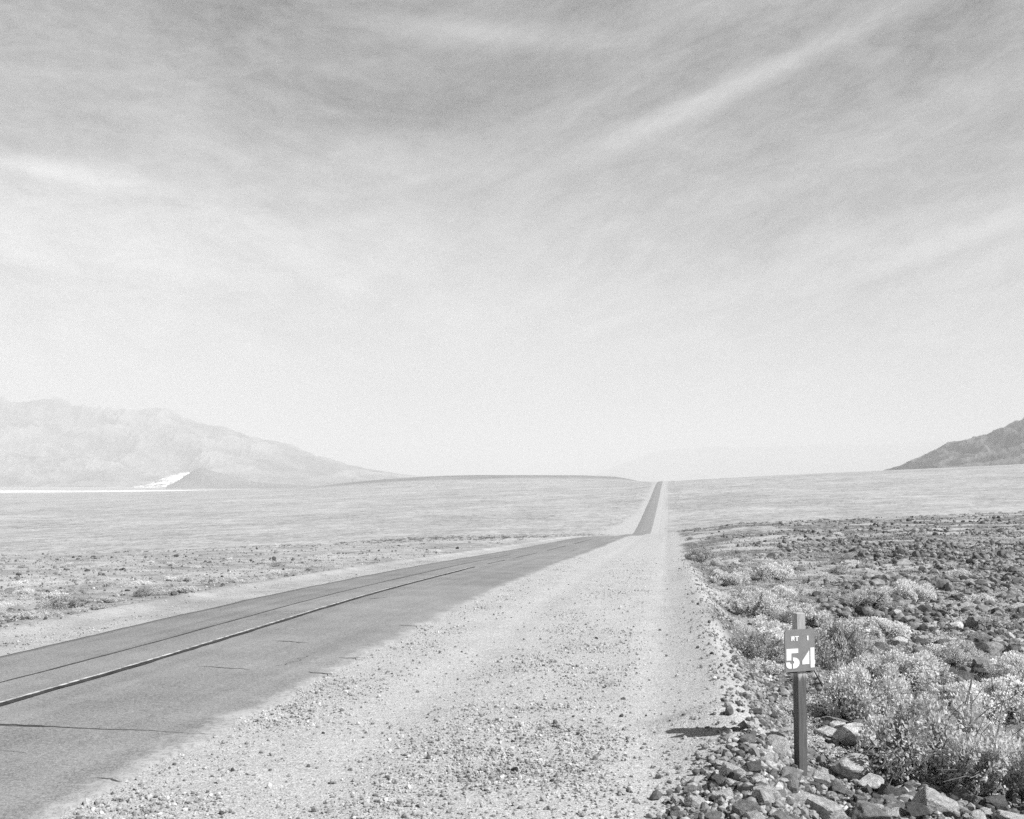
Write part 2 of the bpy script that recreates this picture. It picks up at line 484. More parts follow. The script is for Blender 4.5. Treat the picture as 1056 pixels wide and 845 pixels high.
M_mtn = hill_material('mountain_rock', .05, .20, .004, .34)
M_hill = hill_material('dark_hill_rock', .012, .05, .02, .14)
M_dune = hill_material('foothill_rock', .10, .17, .01, .85)
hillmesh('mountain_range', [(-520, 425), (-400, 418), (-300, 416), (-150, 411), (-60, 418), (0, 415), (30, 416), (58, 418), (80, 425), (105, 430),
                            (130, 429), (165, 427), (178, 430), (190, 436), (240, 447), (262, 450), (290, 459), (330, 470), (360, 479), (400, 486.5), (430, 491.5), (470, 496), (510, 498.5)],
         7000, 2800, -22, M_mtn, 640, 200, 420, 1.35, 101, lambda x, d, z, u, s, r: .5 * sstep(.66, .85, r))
hillmesh('foothill_range', [(-420, 492), (-300, 478), (-160, 470), (-60, 474), (0, 467), (40, 470), (70, 474), (110, 476), (140, 484), (170, 491), (215, 497), (260, 499.5)],
         5300, 900, -22, M_mtn, 420, 90, 130, 1.2, 131, lambda x, d, z, u, s, r: .4 * sstep(.6, .8, r))
hillmesh('dark_foothill', [(172, 501), (182, 497), (192, 490), (201, 484), (208, 483), (225, 488), (245, 492), (262, 497), (300, 500), (330, 501)], 3900, 500, -22, M_dune, 160, 60, 180, .5, 151,
         lambda x, d, z, u, s, r: x * 0)
hillmesh('salt_slope', [(138, 502), (152, 500), (162, 495.5), (174, 491), (186, 488.5), (194, 488), (202, 490), (210, 495), (220, 502)], 4500, 300, -22, M_dune, 120, 60, 45, .9, 171,
         lambda x, d, z, u, s, r: sstep(.28, .44, fbm(x / 30, d / 40 + z / 9, 177, 4)) * .9)
hillmesh('distant_ridge', [(600, 497), (640, 478), (680, 464), (720, 461), (770, 458), (820, 460), (870, 457), (920, 459), (980, 456), (1060, 458), (1160, 455), (1300, 458), (1500, 497)],
         15000, 4000, -22, M_mtn, 200, 50, 1600, .6, 181)
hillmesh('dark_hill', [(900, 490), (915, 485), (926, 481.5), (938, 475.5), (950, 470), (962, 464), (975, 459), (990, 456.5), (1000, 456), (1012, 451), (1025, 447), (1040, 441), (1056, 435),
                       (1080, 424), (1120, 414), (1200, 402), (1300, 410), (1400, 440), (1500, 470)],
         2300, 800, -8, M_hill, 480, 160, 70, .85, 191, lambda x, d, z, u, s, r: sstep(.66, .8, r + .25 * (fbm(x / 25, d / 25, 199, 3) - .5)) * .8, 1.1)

# ------------------------------------------------------------------ milepost
def box(bm, x0, x1, y0, y1, z0, z1):
    vs = [bm.verts.new((x, y, z)) for z in (z0, z1) for y in (y0, y1) for x in (x0, x1)]
    for f in ((0, 1, 3, 2), (4, 6, 7, 5), (0, 4, 5, 1), (2, 3, 7, 6), (0, 2, 6, 4), (1, 5, 7, 3)):
        bm.faces.new([vs[i] for i in f])
SX, SY = 298 / F * 10.9, 10.9
base_z_sign = EYE - 303 / F * 10.9
mp = bpy.data.objects.new('milepost', None); col.objects.link(mp)
mp.location = (SX, SY, base_z_sign); mp.rotation_euler = (0, math.radians(-1.0), math.radians(15))
mp.empty_display_size = .3
tag(mp, 'milepost with grey board reading RT 1 and white stencilled number 54 on wooden post', 'milepost')
bm = bmesh.new(); box(bm, -.050, .050, -.052, .052, -.35, 1.734)
bmesh.ops.bevel(bm, geom=list(bm.edges), offset=.004, segments=1, affect='EDGES')
post = bm_obj('post', bm, M_post, mp)
# board, two dark strips behind its lower edge, lettering on it
BW, BH, BZ = .352, .444, 1.125
bm = bmesh.new()
c_ = .022
outl = [(-BW / 2 + c_, BH), (BW / 2 - c_, BH), (BW / 2, BH - c_), (BW / 2, 0.006), (BW / 2 - .006, 0), (-BW / 2 + .006, 0), (-BW / 2, .006), (-BW / 2, BH - c_)]
f = bm.faces.new([bm.verts.new((x, -.072, BZ + z)) for x, z in outl])
ex = bmesh.ops.extrude_face_region(bm, geom=[f])
bmesh.ops.translate(bm, verts=[v for v in ex['geom'] if isinstance(v, bmesh.types.BMVert)], vec=(0, .018, 0))
board = bm_obj('number_board', bm, M_board, mp); board.location.x = -.03
for x0, x1 in ((-BW / 2 + .03, -.055), (.055, BW / 2 - .05)):
    bm = bmesh.new(); box(bm, x0, x1, -.0535, -.02, BZ - .016, BZ + .05)
    bm_obj('dark_strip', bm, M_dark, mp)
def glyphs(polys):
    bm = bmesh.new()
    for poly in polys:
        pts = [((x - 97) / 343 * BW - BW / 2, BZ + (745 - y) / 500 * BH) for x, y in poly]
        f = bm.faces.new([bm.verts.new((x, -.0735, z)) for x, z in pts])
        e = bmesh.ops.extrude_face_region(bm, geom=[f])
        bmesh.ops.translate(bm, verts=[v for v in e['geom'] if isinstance(v, bmesh.types.BMVert)], vec=(0, -.002, 0))
    bmesh.ops.triangulate(bm, faces=bm.faces)
    return bm
def arc(cx, cy, rx, ry, a0, a1, n=10):
    return [(cx + rx * math.cos(math.radians(a0 + (a1 - a0) * k / n)), cy - ry * math.sin(math.radians(a0 + (a1 - a0) * k / n))) for k in range(n + 1)]
five = [[(110, 470), (245, 470), (245, 524), (166, 524), (164, 608), (110, 606)],
        [(182, 575)] + arc(192, 640, 68, 66, 90, -90, 14) + [(182, 706), (182, 650), (196, 640), (196, 622), (182, 612)],
        [(105, 628), (150, 628), (150, 640), (168, 652), (168, 706)] + arc(155, 656, 50, 50, 270, 180, 8)]
four = [[(385, 470), (432, 470), (432, 618), (439, 622), (439, 668), (432, 668), (432, 708), (385, 708)],
        [(366, 505), (372, 505), (372, 664), (290, 664), (290, 622)]]
rt = [[(165, 322), (172, 322), (172, 378), (165, 378)], [(174, 322), (200, 322), (206, 328), (206, 350), (200, 356), (207, 378), (196, 378), (190, 358), (182, 358), (182, 378), (174, 378)],
      [(212, 322), (256, 322), (256, 334), (240, 334), (240, 380), (226, 380), (226, 334), (212, 334)],
      [(346, 332), (354, 324), (366, 324), (366, 380), (350, 380), (350, 340)]]
bm_obj('digit', glyphs(five), M_white, board)
bm_obj('digit', glyphs(four), M_white, board)
bm_obj('route_letters', glyphs(rt[:3]), M_white, board)
bm_obj('route_digit', glyphs(rt[3:]), M_white, board)

# thin dead stalk beside the post
def tube(bm, pts, r0, r1, seg=6):
    pts = [Vector(p) for p in pts]; rings = []
    for i, p in enumerate(pts):
        d = (pts[min(i + 1, len(pts) - 1)] - pts[max(i - 1, 0)]).normalized()
        s = d.cross(Vector((0.31, .95, .1))).normalized(); q = d.cross(s)
        r = r0 + (r1 - r0) * i / (len(pts) - 1)
        rings.append([bm.verts.new(p + r * (math.cos(6.2832 * k / seg) * s + math.sin(6.2832 * k / seg) * q)) for k in range(seg)])
    for A_, B_ in zip(rings, rings[1:]):
        for k in range(seg): bm.faces.new((A_[k], A_[(k + 1) % seg], B_[(k + 1) % seg], B_[k]))
    bm.faces.new(rings[0]); bm.faces.new(rings[-1])
sx, sy, sz = at(851, 737)
bm = bmesh.new()
S_ = sy / F
tube(bm, [(0, 0, -.05), (-.01, 0, 12 * S_), (0, .01, 22 * S_), (-4 * S_, .02, 32 * S_), (-9 * S_, .02, 41 * S_), (-12 * S_, .03, 47 * S_)], .016, .008)
tube(bm, [(-.01, 0, 16 * S_), (4 * S_, -.03, 22 * S_), (6 * S_, -.05, 24 * S_)], .010, .006)
st = bm_obj('dead_stalk', bm, M_dark, None); st.location = (sx, sy, sz)
tag(st, 'bare dark stalk curving up behind the right side of the milepost', 'dead stalk')

# ------------------------------------------------------------------ rock shapes
def ico(sub):
    bm = bmesh.new(); bmesh.ops.create_icosphere(bm, subdivisions=sub, radius=1)
    v = np.array([p.co[:] for p in bm.verts]); f = np.array([[q.index for q in p.verts] for p in bm.faces]); bm.free()
    return v / np.linalg.norm(v, axis=1)[:, None], f
ICO = {1: ico(1), 2: ico(2), 3: ico(3), 4: ico(4)}
def rock_shape(sub, planes=14, jag=.06, seed=0):
    r = np.random.default_rng(seed)
    v, f = ICO[sub]
    n = r.normal(size=(planes, 3)); n /= np.linalg.norm(n, axis=1)[:, None]
    dd = r.uniform(.6, 1.0, planes)
    dot = v @ n.T
    rad = np.where(dot > .12, dd / np.maximum(dot, .12), 9).min(1)
    rad = np.minimum(rad, 1.32)
    ph = r.uniform(0, 6.28, 3)
    rad = rad * (1 + jag * (np.sin(v[:, 0] * 7 + ph[0]) * np.sin(v[:, 1] * 6 + ph[1]) + np.sin(v[:, 2] * 9 + ph[2] + v[:, 0] * 5) * .6)
                 + jag * .35 * r.normal(size=len(v)))
    p = v * rad[:, None] * r.uniform([.8, .7, .55], [1.1, 1.0, .8])
    return p / np.abs(p[:, 0]).max(), f       # half width 1 in x

HERO = [rock_shape(4, 15, .014, 900 + k) for k in range(12)]
MID = [rock_shape(3, 13, .02, 300 + k) for k in range(14)]
SML = [rock_shape(2, 11, .03, 500 + k) for k in range(12)]
TINY = [rock_shape(1, 10, .08, 700 + k) for k in range(16)]

_meshes = {}
def rock_mesh(pool, k, tone):
    key = (id(pool), k, tone)
    if key not in _meshes:
        v, f = pool[k]
        me = bpy.data.meshes.new('rock')
        me.from_pydata(v.tolist(), [], f.tolist()); me.materials.append(M_rock[tone])
        _meshes[key] = me
    return _meshes[key]

def add_rock(x, y, half, tone, label, group, pool, k, rz, hz=1.0, sink=.3, tilt=0.0, z=None):
    o = bpy.data.objects.new('rock', rock_mesh(pool, k, tone)); col.objects.link(o)
    zz = float(gz(x, y)) if z is None else z
    o.scale = (half, half, half * hz)
    o.rotation_euler = (tilt, tilt * .6, rz)
    o.location = (x, y, zz + half * hz * (.62 - sink))
    return tag(o, label, 'rock', group)

# merged stones (numpy), one object
def scatter_mesh(name, x, y, size, mat, pool, kind='stuff', sink=.25, lift=0.0):
    n = len(x); z = gz(x, y)
    pid = rng.integers(0, len(pool), n); ang = rng.uniform(0, 6.2832, n)
    hz = rng.uniform(.7, 1.3, n)
    vs, fs, off = [], [], 0
    for k in range(len(pool)):
        m = np.where(pid == k)[0]
        if not len(m): continue
        v, f = pool[k]
        c, s = np.cos(ang[m])[:, None], np.sin(ang[m])[:, None]
        px = (v[None, :, 0] * c - v[None, :, 1] * s) * size[m, None] + x[m, None]
        py = (v[None, :, 0] * s + v[None, :, 1] * c) * size[m, None] + y[m, None]
        pz = v[None, :, 2] * (size * hz)[m, None] + (z[m] + (size * hz)[m] * (.6 - sink) + lift)[:, None]
        vs.append(np.stack([px, py, pz], -1).reshape(-1, 3))
        fs.append((f[None] + (np.arange(len(m)) * len(v))[:, None, None]).reshape(-1, 3) + off)
        off += len(m) * len(v)
    o = mesh_np(name, np.concatenate(vs), np.concatenate(fs), mat)
    o['kind'] = kind
    return o

# ------------------------------------------------------------------ hand placed heap round the milepost
HEAP = [  # photo x, y of centre, width px, tone, pool index, turn, height factor, label
    (714, 814, 24, 'grey', 0, .3, .9, 'rounded grey rock at the left end of the heap, behind a pale one'),
    (717, 827, 26, 'pale', 1, 1.2, .7, 'flat pale rock low at the left end of the heap by the gravel'),
    (747, 819, 28, 'pale', 2, 2.0, .9, 'upright pale rock midway between the left end of the heap and the milepost'),
    (768, 832, 36, 'grey', 3, .8, .8, 'broad grey slab low in the heap, left of the milepost foot'),
    (814, 801, 34, 'grey', 4, .2, .8, 'smooth grey slab leaning against the left side of the milepost foot'),
    (820, 824, 26, 'pale', 5, 1.9, .8, 'pale block just in front of the milepost foot'),
    (850, 838, 46, 'pale', 6, .5, .7, 'large pale slab in the front row, right below the milepost'),
    (793, 784, 17, 'pale', 7, 2.6, 1., 'small bright pointed rock up the bank, left of the milepost'),
    (889, 764, 47, 'pale', 8, 2.3, .8, 'large pale boulder at the lower left edge of the leafy shrubs'),
    (871, 766, 15, 'pale', 9, .1, .7, 'small near white stone against the left of the pale boulder below the shrubs'),
    (884, 792, 49, 'pale', 10, 1.1, .8, 'biggest pale boulder right of the milepost, standing upright'),
    (902, 808, 36, 'pale', 11, .7, .7, 'pale flat topped rock right under the upright pale boulder'),
    (893, 813, 24, 'dark', 0, 1.5, .8, 'dark rock beside the round dark rock, right of the milepost'),
    (917, 818, 25, 'dark', 1, 2.2, 1., 'round dark boulder standing between pale rocks at the foot of the shrubs'),
    (900, 838, 54, 'grey', 2, .4, .8, 'wide rounded grey boulder in the front row at the bottom edge'),
    (960, 828, 56, 'pale', 3, 2.8, .8, 'wide pale boulder under the big shrub near the bottom edge'),
    (944, 838, 30, 'dark', 4, 1.8, .9, 'dark rock leaning on the front of the wide pale boulder'),
    (980, 841, 18, 'dark', 5, .9, .9, 'small dark rock right of the wide pale boulder'),
    (1016, 838, 22, 'pale', 6, 2.5, .8, 'bright stone among the leaves in the bottom right corner'),
    (1046, 844, 42, 'pale', 7, .3, .5, 'flat pale slab in the extreme bottom right corner'),
    (849, 797, 17, 'pale', 8, 1.3, 1., 'small pale rock right beside the milepost foot'),
    (861, 742, 30, 'grey', 9, 2.1, .6, 'low grey slab in front of the dark shade of the shrub by the stalk'),
    (925, 836, 30, 'pale', 10, .6, .7, 'pale rock wedged between the wide grey boulder and the wide pale one'),
    (779, 840, 30, 'pale', 11, 1.6, .7, 'pale rock in the front row of the heap at the bottom edge'),
    (699, 839, 20, 'grey', 3, .2, .8, 'grey stone farthest left in the front row of the heap'),
    (736, 842, 24, 'grey', 5, 2.9, .7, 'grey stone half sunk at the bottom edge, left part of the heap'),
    (806, 843, 26, 'grey', 8, 1.0, .8, 'grey rock at the bottom edge straight below the milepost'),
    (866, 814, 26, 'grey', 1, 1.4, .8, 'grey rock between the large pale slab and the upright pale boulder'),
    (840, 812, 20, 'dark', 6, .5, 1., 'dark angular stone touching the front right of the milepost foot'),
    (930, 800, 22, 'grey', 2, 2.0, .8, 'grey rock tucked into the shade of the big shrub'),
]
placed = []
for px, py, w, tone, k, rz, hz, lab in HEAP:
    x, y, z = at(px, py + w * .2)
    half = w * y / F * (.58 if (tone == 'pale' and 30 < w < 50) else .48)
    add_rock(x, y, half, tone, lab, 'rocks heaped round the milepost', HERO, k, rz, hz, (.06 if (tone == 'pale' and 30 < w < 50) else .24), rng.uniform(-.25, .25))
    placed.append((x, y, half))

# ------------------------------------------------------------------ shrubs
def shrub_meshes(seed, n_leaf, leaf, R0=1.0, H=.85, lean=0.0, twig=False):
    r = np.random.default_rng(seed)
    # lobes: sub clumps in a low dome
    nl = r.integers(15, 22)
    ang = r.uniform(0, 6.2832, nl); rad = np.sqrt(r.uniform(0, 1, nl)) * .84 * R0
    lc = np.stack([rad * np.cos(ang), rad * np.sin(ang), H * (.62 - .40 * (rad / R0) ** 2) * r.uniform(.45, 1.15, nl)], 1)
    lr = r.uniform(.18, .34, nl) * R0
    li = r.integers(0, nl, n_leaf)
    d = r.normal(size=(n_leaf, 3)); d /= np.linalg.norm(d, axis=1)[:, None]
    rr_ = lr[li] * r.uniform(.25, 1.08, n_leaf) ** .4
    p = lc[li] + d * rr_[:, None] * [1, 1, .85]
    p[:, 2] = np.abs(p[:, 2] - .02) + .02
    # gaps
    keep = (.6 * vnoise(p[:, 0] * 3.4 + seed, p[:, 1] * 3.4 + p[:, 2] * 3, seed) + .4 * vnoise(p[:, 0] * 9 + seed, p[:, 1] * 9 + p[:, 2] * 8, seed + 1)) > .41
    p = p[keep]; d = d[keep]; n_leaf = len(p)
    # leaf rhombs
    out = d + r.normal(size=(n_leaf, 3)) * .9 + [0, 0, .12]; out /= np.linalg.norm(out, axis=1)[:, None]
    s = np.cross(out, r.normal(size=(n_leaf, 3)) * .75 + [.25, -.25, 1.0]); s /= np.linalg.norm(s, axis=1)[:, None]
    L = (leaf * r.uniform(.6, 1.35, n_leaf))[:, None]
    W = L * (.42 if not twig else .09)
    nrm = np.cross(out, s)
    v = np.stack([p, p + out * L * .5 + s * W + nrm * L * .06, p + out * L, p + out * L * .5 - s * W + nrm * L * .06], 1).reshape(-1, 3)
    f = np.arange(n_leaf * 4).reshape(-1, 4)
    # stems from the root to the lobes
    bm = bmesh.new()
    for c in lc:
        q = Vector(c); m1 = q * .45 + Vector(r.normal(size=3) * .05)
        m1.z = abs(m1.z) * .9
        tube(bm, [(r.normal() * .03, r.normal() * .03, -.03), m1, q], .018 * R0, .006 * R0, 5)
        for _ in range(9):
            e = q + Vector(r.normal(size=3) * .30 * R0); e.z = abs(e.z)
            tube(bm, [m1.lerp(q, r.uniform(.2, .9)), (q + e) * .5 + Vector((0, 0, .02)), e], .007 * R0, .003 * R0, 4)
    me_s = bpy.data.meshes.new('stems'); bm.to_mesh(me_s); bm.free(); me_s.materials.append(M_stem)
    return v, f, me_s
def to_mesh(name, v, f, mat):
    me = bpy.data.meshes.new(name)
    me.from_pydata(v.tolist(), [], f.tolist()); me.materials.append(mat)
    return me
LOW = []
BIG = []
for k in range(5):
    v, f, ms = shrub_meshes(40 + k, 19000, .047)
    BIG.append((to_mesh('foliage', v, f, M_leaf), ms))
BIGD = []
for k in range(2):
    v, f, ms = shrub_meshes(60 + k, 12000, .048)
    BIGD.append((to_mesh('foliage', v, f, M_leafd), ms))
SMALL = []
SMALLV = []
for k in range(5):
    v, f, ms = shrub_meshes(80 + k, 3200, .085)
    SMALL.append(to_mesh('foliage', v, f, M_leaf if k < 3 else M_leafd)); SMALLV.append((v, f))

def add_shrub(x, y, half, hgt, label, group, pool, k, rz):
    e = bpy.data.objects.new('shrub', None); col.objects.link(e); e.empty_display_size = .2
    e.location = (x, y, float(gz(x, y)) - .02); e.rotation_euler = (0, 0, rz); e.scale = (half, half, hgt)
    fo = bpy.data.objects.new('foliage', pool[k][0]); st_ = bpy.data.objects.new('stems', pool[k][1])
    for o in (fo, st_): col.objects.link(o); o.parent = e
    return tag(e, label, 'shrub', group)
SH = [  # photo x of middle, y of foot, width px, height px, pool, index, label
    (783, 684, 64, 44, 'd', 0, 'dull dark based shrub directly left of the milepost board'),
    (868, 690, 70, 62, 'd', 1, 'dark hearted shrub directly right of the milepost board'),
    (893, 748, 110, 78, 'p', 0, 'pale leafy shrub with deep shade under it, right of the stalk'),
    (966, 812, 160, 108, 'p', 1, 'biggest pale leafy shrub, behind the wide boulders near the bottom edge'),
    (1072, 838, 150, 96, 'p', 2, 'pale leafy shrub cut by the right border in the bottom corner'),
    (1012, 752, 130, 72, 'p', 3, 'pale leafy shrub behind and above the biggest shrub'),
    (935, 716, 96, 52, 'p', 4, 'low pale shrub between the dark shade and the stony field'),
    (1058, 712, 80, 46, 'p', 0, 'low pale shrub at the right border above the bottom corner shrub'),
    (1034, 806, 110, 78, 'p', 3, 'pale shrub between the biggest shrub and the corner shrub'),
    (826, 650, 60, 34, 'p', 2, 'pale shrub behind the top of the milepost'),
    (782, 636, 58, 34, 'p', 1, 'pale shrub up the bank behind the dull dark based shrub'),
    (905, 662, 74, 34, 'p', 3, 'wide low pale shrub in the sandy patch right of the milepost board'),
    (748, 606, 46, 24, 'p', 4, 'pale shrub on the bank crest at the edge of the gravel'),
    (722, 580, 36, 20, 'd', 0, 'small dull shrub far up the right edge of the gravel shoulder'),
    (800, 598, 50, 24, 'p', 0, 'pale shrub at the near side of the sandy strip in the stony field'),
    (935, 622, 56, 30, 'p', 2, 'pale feathery shrub standing alone in the middle of the stony field'),
    (900, 628, 50, 26, 'p', 4, 'pale feathery shrub just left of the lone one in the stony field'),
    (986, 690, 60, 34, 'p', 1, 'pale shrub in front of the dark rocks of the stony field'),
    (62, 628, 40, 17, 'd', 1, 'dark hearted shrub beyond the road near the left border'),
    (147, 616, 18, 13, 'd', 0, 'small dark shrub beyond the road right of the bigger one'),
    (24, 640, 36, 12, 'p', 2, 'pale shrub beyond the road closest to the left border'),
    (110, 622, 32, 10, 'p', 3, 'pale shrub beyond the road between two dark shrubs'),
    (190, 612, 32, 10, 'p', 4, 'pale shrub beyond the road right of the small dark shrub'),
]
shrubs_xy = []
for px, py, w, h, pool, k, lab in SH:
    x, y, z = at(px, py)
    half = .5 * w * y / F; y2 = y + half * .6; x2 = x * y2 / y
    add_shrub(x2, y2, half / 1.0, h * y / F / .95, lab, 'pale desert shrubs', BIG if pool == 'p' else BIGD, k, rng.uniform(0, 6.28))
    shrubs_xy.append((x2, y2, half))

# scattered smaller shrubs, each a thing
def small_shrub(x, y, half, h, k, label, group):
    o = bpy.data.objects.new('small_shrub', SMALL[k]); col.objects.link(o)
    o.location = (x, y, float(gz(x, y)) - .02); o.rotation_euler = (0, 0, rng.uniform(0, 6.28)); o.scale = (half, half, h)
    tag(o, label, 'shrub', group)
def try_spots(n, pxr, pyr, cond):
    out = []; tries = 0
    while len(out) < n and tries < n * 60:
        tries += 1
        px = rng.uniform(*pxr); py = rng.uniform(*pyr)
        if not cond(px, py): continue
        x, y, z = at(px, py)
        sr, a = ra(x, y)
        if ROAD_L - 2.2 < a < 1.6: continue
        if any((x - q[0]) ** 2 + (y - q[1]) ** 2 < (.6 * q[2]) ** 2 for q in shrubs_xy): continue
        half = rng.uniform(.2, .55) if px > 600 else rng.uniform(.16, .42)
        out.append((x, y, half)); shrubs_xy.append((x, y, half))
    return out
for x, y, hf in try_spots(80, (705, 1056), (552, 700), lambda a, b: rng.random() < .25 + .75 * sstep(920, 760, a)):
    small_shrub(x, y, hf, hf * rng.uniform(.7, 1.0), rng.integers(0, 5), 'small pale shrub scattered in the stony field right of the road', 'small shrubs in the stony field')
for x, y, hf in try_spots(60, (0, 560), (560, 640), lambda a, b: b < 645 - a * .15):
    small_shrub(x, y, hf, hf * rng.uniform(.6, .9), rng.integers(0, 5), 'small shrub scattered over the ground beyond the far road edge', 'small shrubs beyond the road')

# ------------------------------------------------------------------ loose rocks: the largest as things, the rest as stuff
def polar(n, u0, u1, s0, s1, power=0.0):
    u = rng.uniform(u0, u1, n)
    t = rng.uniform(0, 1, n)
    if power == 0: s = s0 * (s1 / s0) ** t
    else: s = (s0 ** power + t * (s1 ** power - s0 ** power)) ** (1 / power)
    return u * s, s
cand = []
# stony field on the right
x, y = polar(34000, .12, .62, 10, 190, .45)
m0 = rng.random(len(x)) < 1 - .9 * sstep(55, 140, y + 30 * (fbm(x * .05, y * .03, 207, 3) - .5)); x, y = x[m0], y[m0]
sr, a = ra(x, y)
m = (a > 1.7 + .3 * np.abs(rng.normal(size=len(a))))
x, y = x[m], y[m]
den = sstep(.44, .54, fbm(x * .16, y * .16, 201, 4) + .30 * sstep(.30, .45, x / y) - .12 * sstep(.3, .2, x / y))
den = (den * .93 + .07) * (.25 + 1.2 * sstep(.35, .6, fbm(x * .5, y * .5, 209, 3)))
m = rng.random(len(x)) < den; x, y = x[m], y[m]
sz = .5 * np.clip(rng.lognormal(math.log(.11), .55, len(x)), .045, .50) * (1 + .25 * sstep(40, 120, y))
sz = np.where(ra(x, y)[1] < 3.0, np.minimum(sz, .08), sz)
cand.append(('field', x, y, sz))
x, y = polar(9000, .30, .62, 13, 60, .6)          # the dense dark pavement on the far right
m = rng.random(len(x)) < sstep(.40, .52, fbm(x * .14 + 3, y * .14, 205, 3) + .22 * sstep(.34, .46, x / y) - .05)
x, y = x[m], y[m]
cand.append(('field', x, y, .5 * np.clip(rng.lognormal(math.log(.13), .5, len(x)), .05, .45)))
# bank and heap around the post
bx, by, bs = [], [], []
while len(bx) < 760:
    px = rng.uniform(685, 1010); py = rng.uniform(672, 850)
    left = np.interp(py, [672, 740, 790, 845], [762, 778, 730, 684]); right = np.interp(py, [672, 740, 790, 845], [835, 862, 905, 1010])
    if not left + rng.normal() * 8 < px < right + rng.normal() * 8: continue
    X_, Y_, _ = at(px, py); bx.append(X_); by.append(Y_); bs.append(.5 * np.clip(rng.lognormal(math.log(.085), .5), .035, .27) * (1.0 if py > 770 else .85))
cand.append(('heap', np.array(bx), np.array(by), np.array(bs)))
# beyond the road
x, y = polar(5200, -.56, .1, 17, 130, .5)
sr, a = ra(x, y); m = a < -14.0
x, y = x[m], y[m]
line = np.exp(-((ra(x, y)[1] + 24 + 2 * np.sin(y * .07)) / 1.2) ** 2)
den = .35 * sstep(.42, .6, fbm(x * .15, y * .15, 211, 3)) + .9 * line + .08
m = rng.random(len(x)) < den; x, y = x[m], y[m]
cand.append(('left', x, y, .5 * np.clip(rng.lognormal(math.log(.11), .42, len(x)), .05, .32)))
# odd stones on the shoulder
x, y = polar(520, -.55, .2, 7.5, 60, -.2)
sr, a = ra(x, y); m = (a > ROAD_R + .3) & (a < 1.3) & (y > 7.5); x, y, a = x[m], y[m], a[m]
cand.append(('shoulder', x, y, .5 * np.clip(rng.lognormal(math.log(.04), .3, len(x)), .025, .085)))

ALLR = []
for zone, x, y, sz in cand:
    px, py = CX + F * x / y, HY - F * (gz(x, y) - EYE) / y
    ok = np.ones(len(x), bool)
    for q in placed:
        ok &= (x - q[0]) ** 2 + (y - q[1]) ** 2 > (q[2] * .8 + sz) ** 2
    ok &= (x - SX) ** 2 + (y - SY) ** 2 > (.09 + sz) ** 2
    for q in shrubs_xy[:23]:
        ok &= (x - q[0]) ** 2 + (y - q[1]) ** 2 > (.75 * q[2]) ** 2
    for i in np.where(ok)[0]:
        vis = -5 < px[i] < 1060 and py[i] < 850
        ALLR.append((sz[i] / y[i] if vis else 0.0, zone, x[i], y[i], sz[i]))
ALLR.sort(key=lambda q: -q[0])
N_IND = 300 - len(HEAP)
LAB = {'heap': ('loose {} stone in the rubble between the gravel shoulder and the shrubs', 'rubble stones on the bank'),
       'field': ('{} rock lying in the stony field right of the road', 'rocks of the stony field'),
       'left': ('{} rock lying in the scrub beyond the far road edge', 'rocks beyond the road'),
       'shoulder': ('{} stone lying loose on the pale gravel shoulder', 'loose stones on the shoulder')}
TN = {'heap': ['pale', 'pale', 'grey', 'dark'], 'field': ['dark', 'dark', 'grey', 'grey', 'pale'], 'left': ['grey', 'dark', 'grey'], 'shoulder': ['grey', 'grey', 'pale']}
for i, (q, zone, x, y, sz) in enumerate(ALLR[:N_IND]):
    tone = TN[zone][rng.integers(0, len(TN[zone]))]
    l, gp = LAB[zone]
    big = sz * 2 * F / y > 14
    pool = MID if big else SML
    add_rock(x, y, sz, tone, l.format(tone), tone + ' ' + gp, pool, int(rng.integers(0, len(pool))), rng.uniform(0, 6.28), rng.uniform(.7, 1.15), .15, rng.uniform(-.3, .3))
rest = ALLR[N_IND:]
rx = np.array([q[2] for q in rest]); ry = np.array([q[3] for q in rest]); rs = np.array([q[4] for q in rest])
scatter_mesh('stones', rx, ry, rs, M_stones, SML, sink=.28)

# fine rubble in the fields and gravel on the shoulders
x, y = polar(36000, .12, .62, 9, 80, .3)
sr, a = ra(x, y); m = a > 1.0 + .3 * rng.normal(size=len(a)); x, y = x[m], y[m]
x2, y2 = polar(9000, -.56, 0, 16, 70, .3)
sr, a = ra(x2, y2); m = a < -13.6; x2, y2 = x2[m], y2[m]
hx = []; 
bxx, byy = np.array(bx), np.array(by)
ii = rng.integers(0, len(bxx), 2600)
x3 = bxx[ii] + rng.normal(size=2600) * .22; y3 = byy[ii] + rng.normal(size=2600) * .22
x = np.concatenate([x, x2, x3]); y = np.concatenate([y, y2, y3])
scatter_mesh('rubble', x, y, .5 * np.clip(rng.lognormal(math.log(.05), .4, len(x)), .02, .13), M_rubble, TINY, sink=.1)
x, y = polar(190000, -.6, .2, 7.2, 60, -.25)
sr, a = ra(x, y)
den = .09 + .75 * np.exp(-((a + 1.6) / 1.15) ** 2) + .55 * np.exp(-((a + 4.8) / .7) ** 2) + .8 * sstep(.4, 1.2, a) + .35 * sstep(-11.4, -11.8, a)
den *= 1 - .65 * np.maximum(np.exp(-((a + 3.3) / .55) ** 2), np.exp(-((a + .15) / .38) ** 2))
den *= .25 + 1.1 * sstep(.35, .65, fbm(x * .8, y * .8, 231, 3))
m = ((a > ROAD_R + .1 * rng.normal(size=len(a))) & (a < 1.8) | (a < ROAD_L - .15) & (a > -14.5)) & (rng.random(len(a)) < den)
x, y = x[m], y[m]
scatter_mesh('gravel', x, y, .5 * np.clip(rng.lognormal(math.log(.0175), .55, len(x)), .007, .065), M_gravel, TINY, sink=.1)

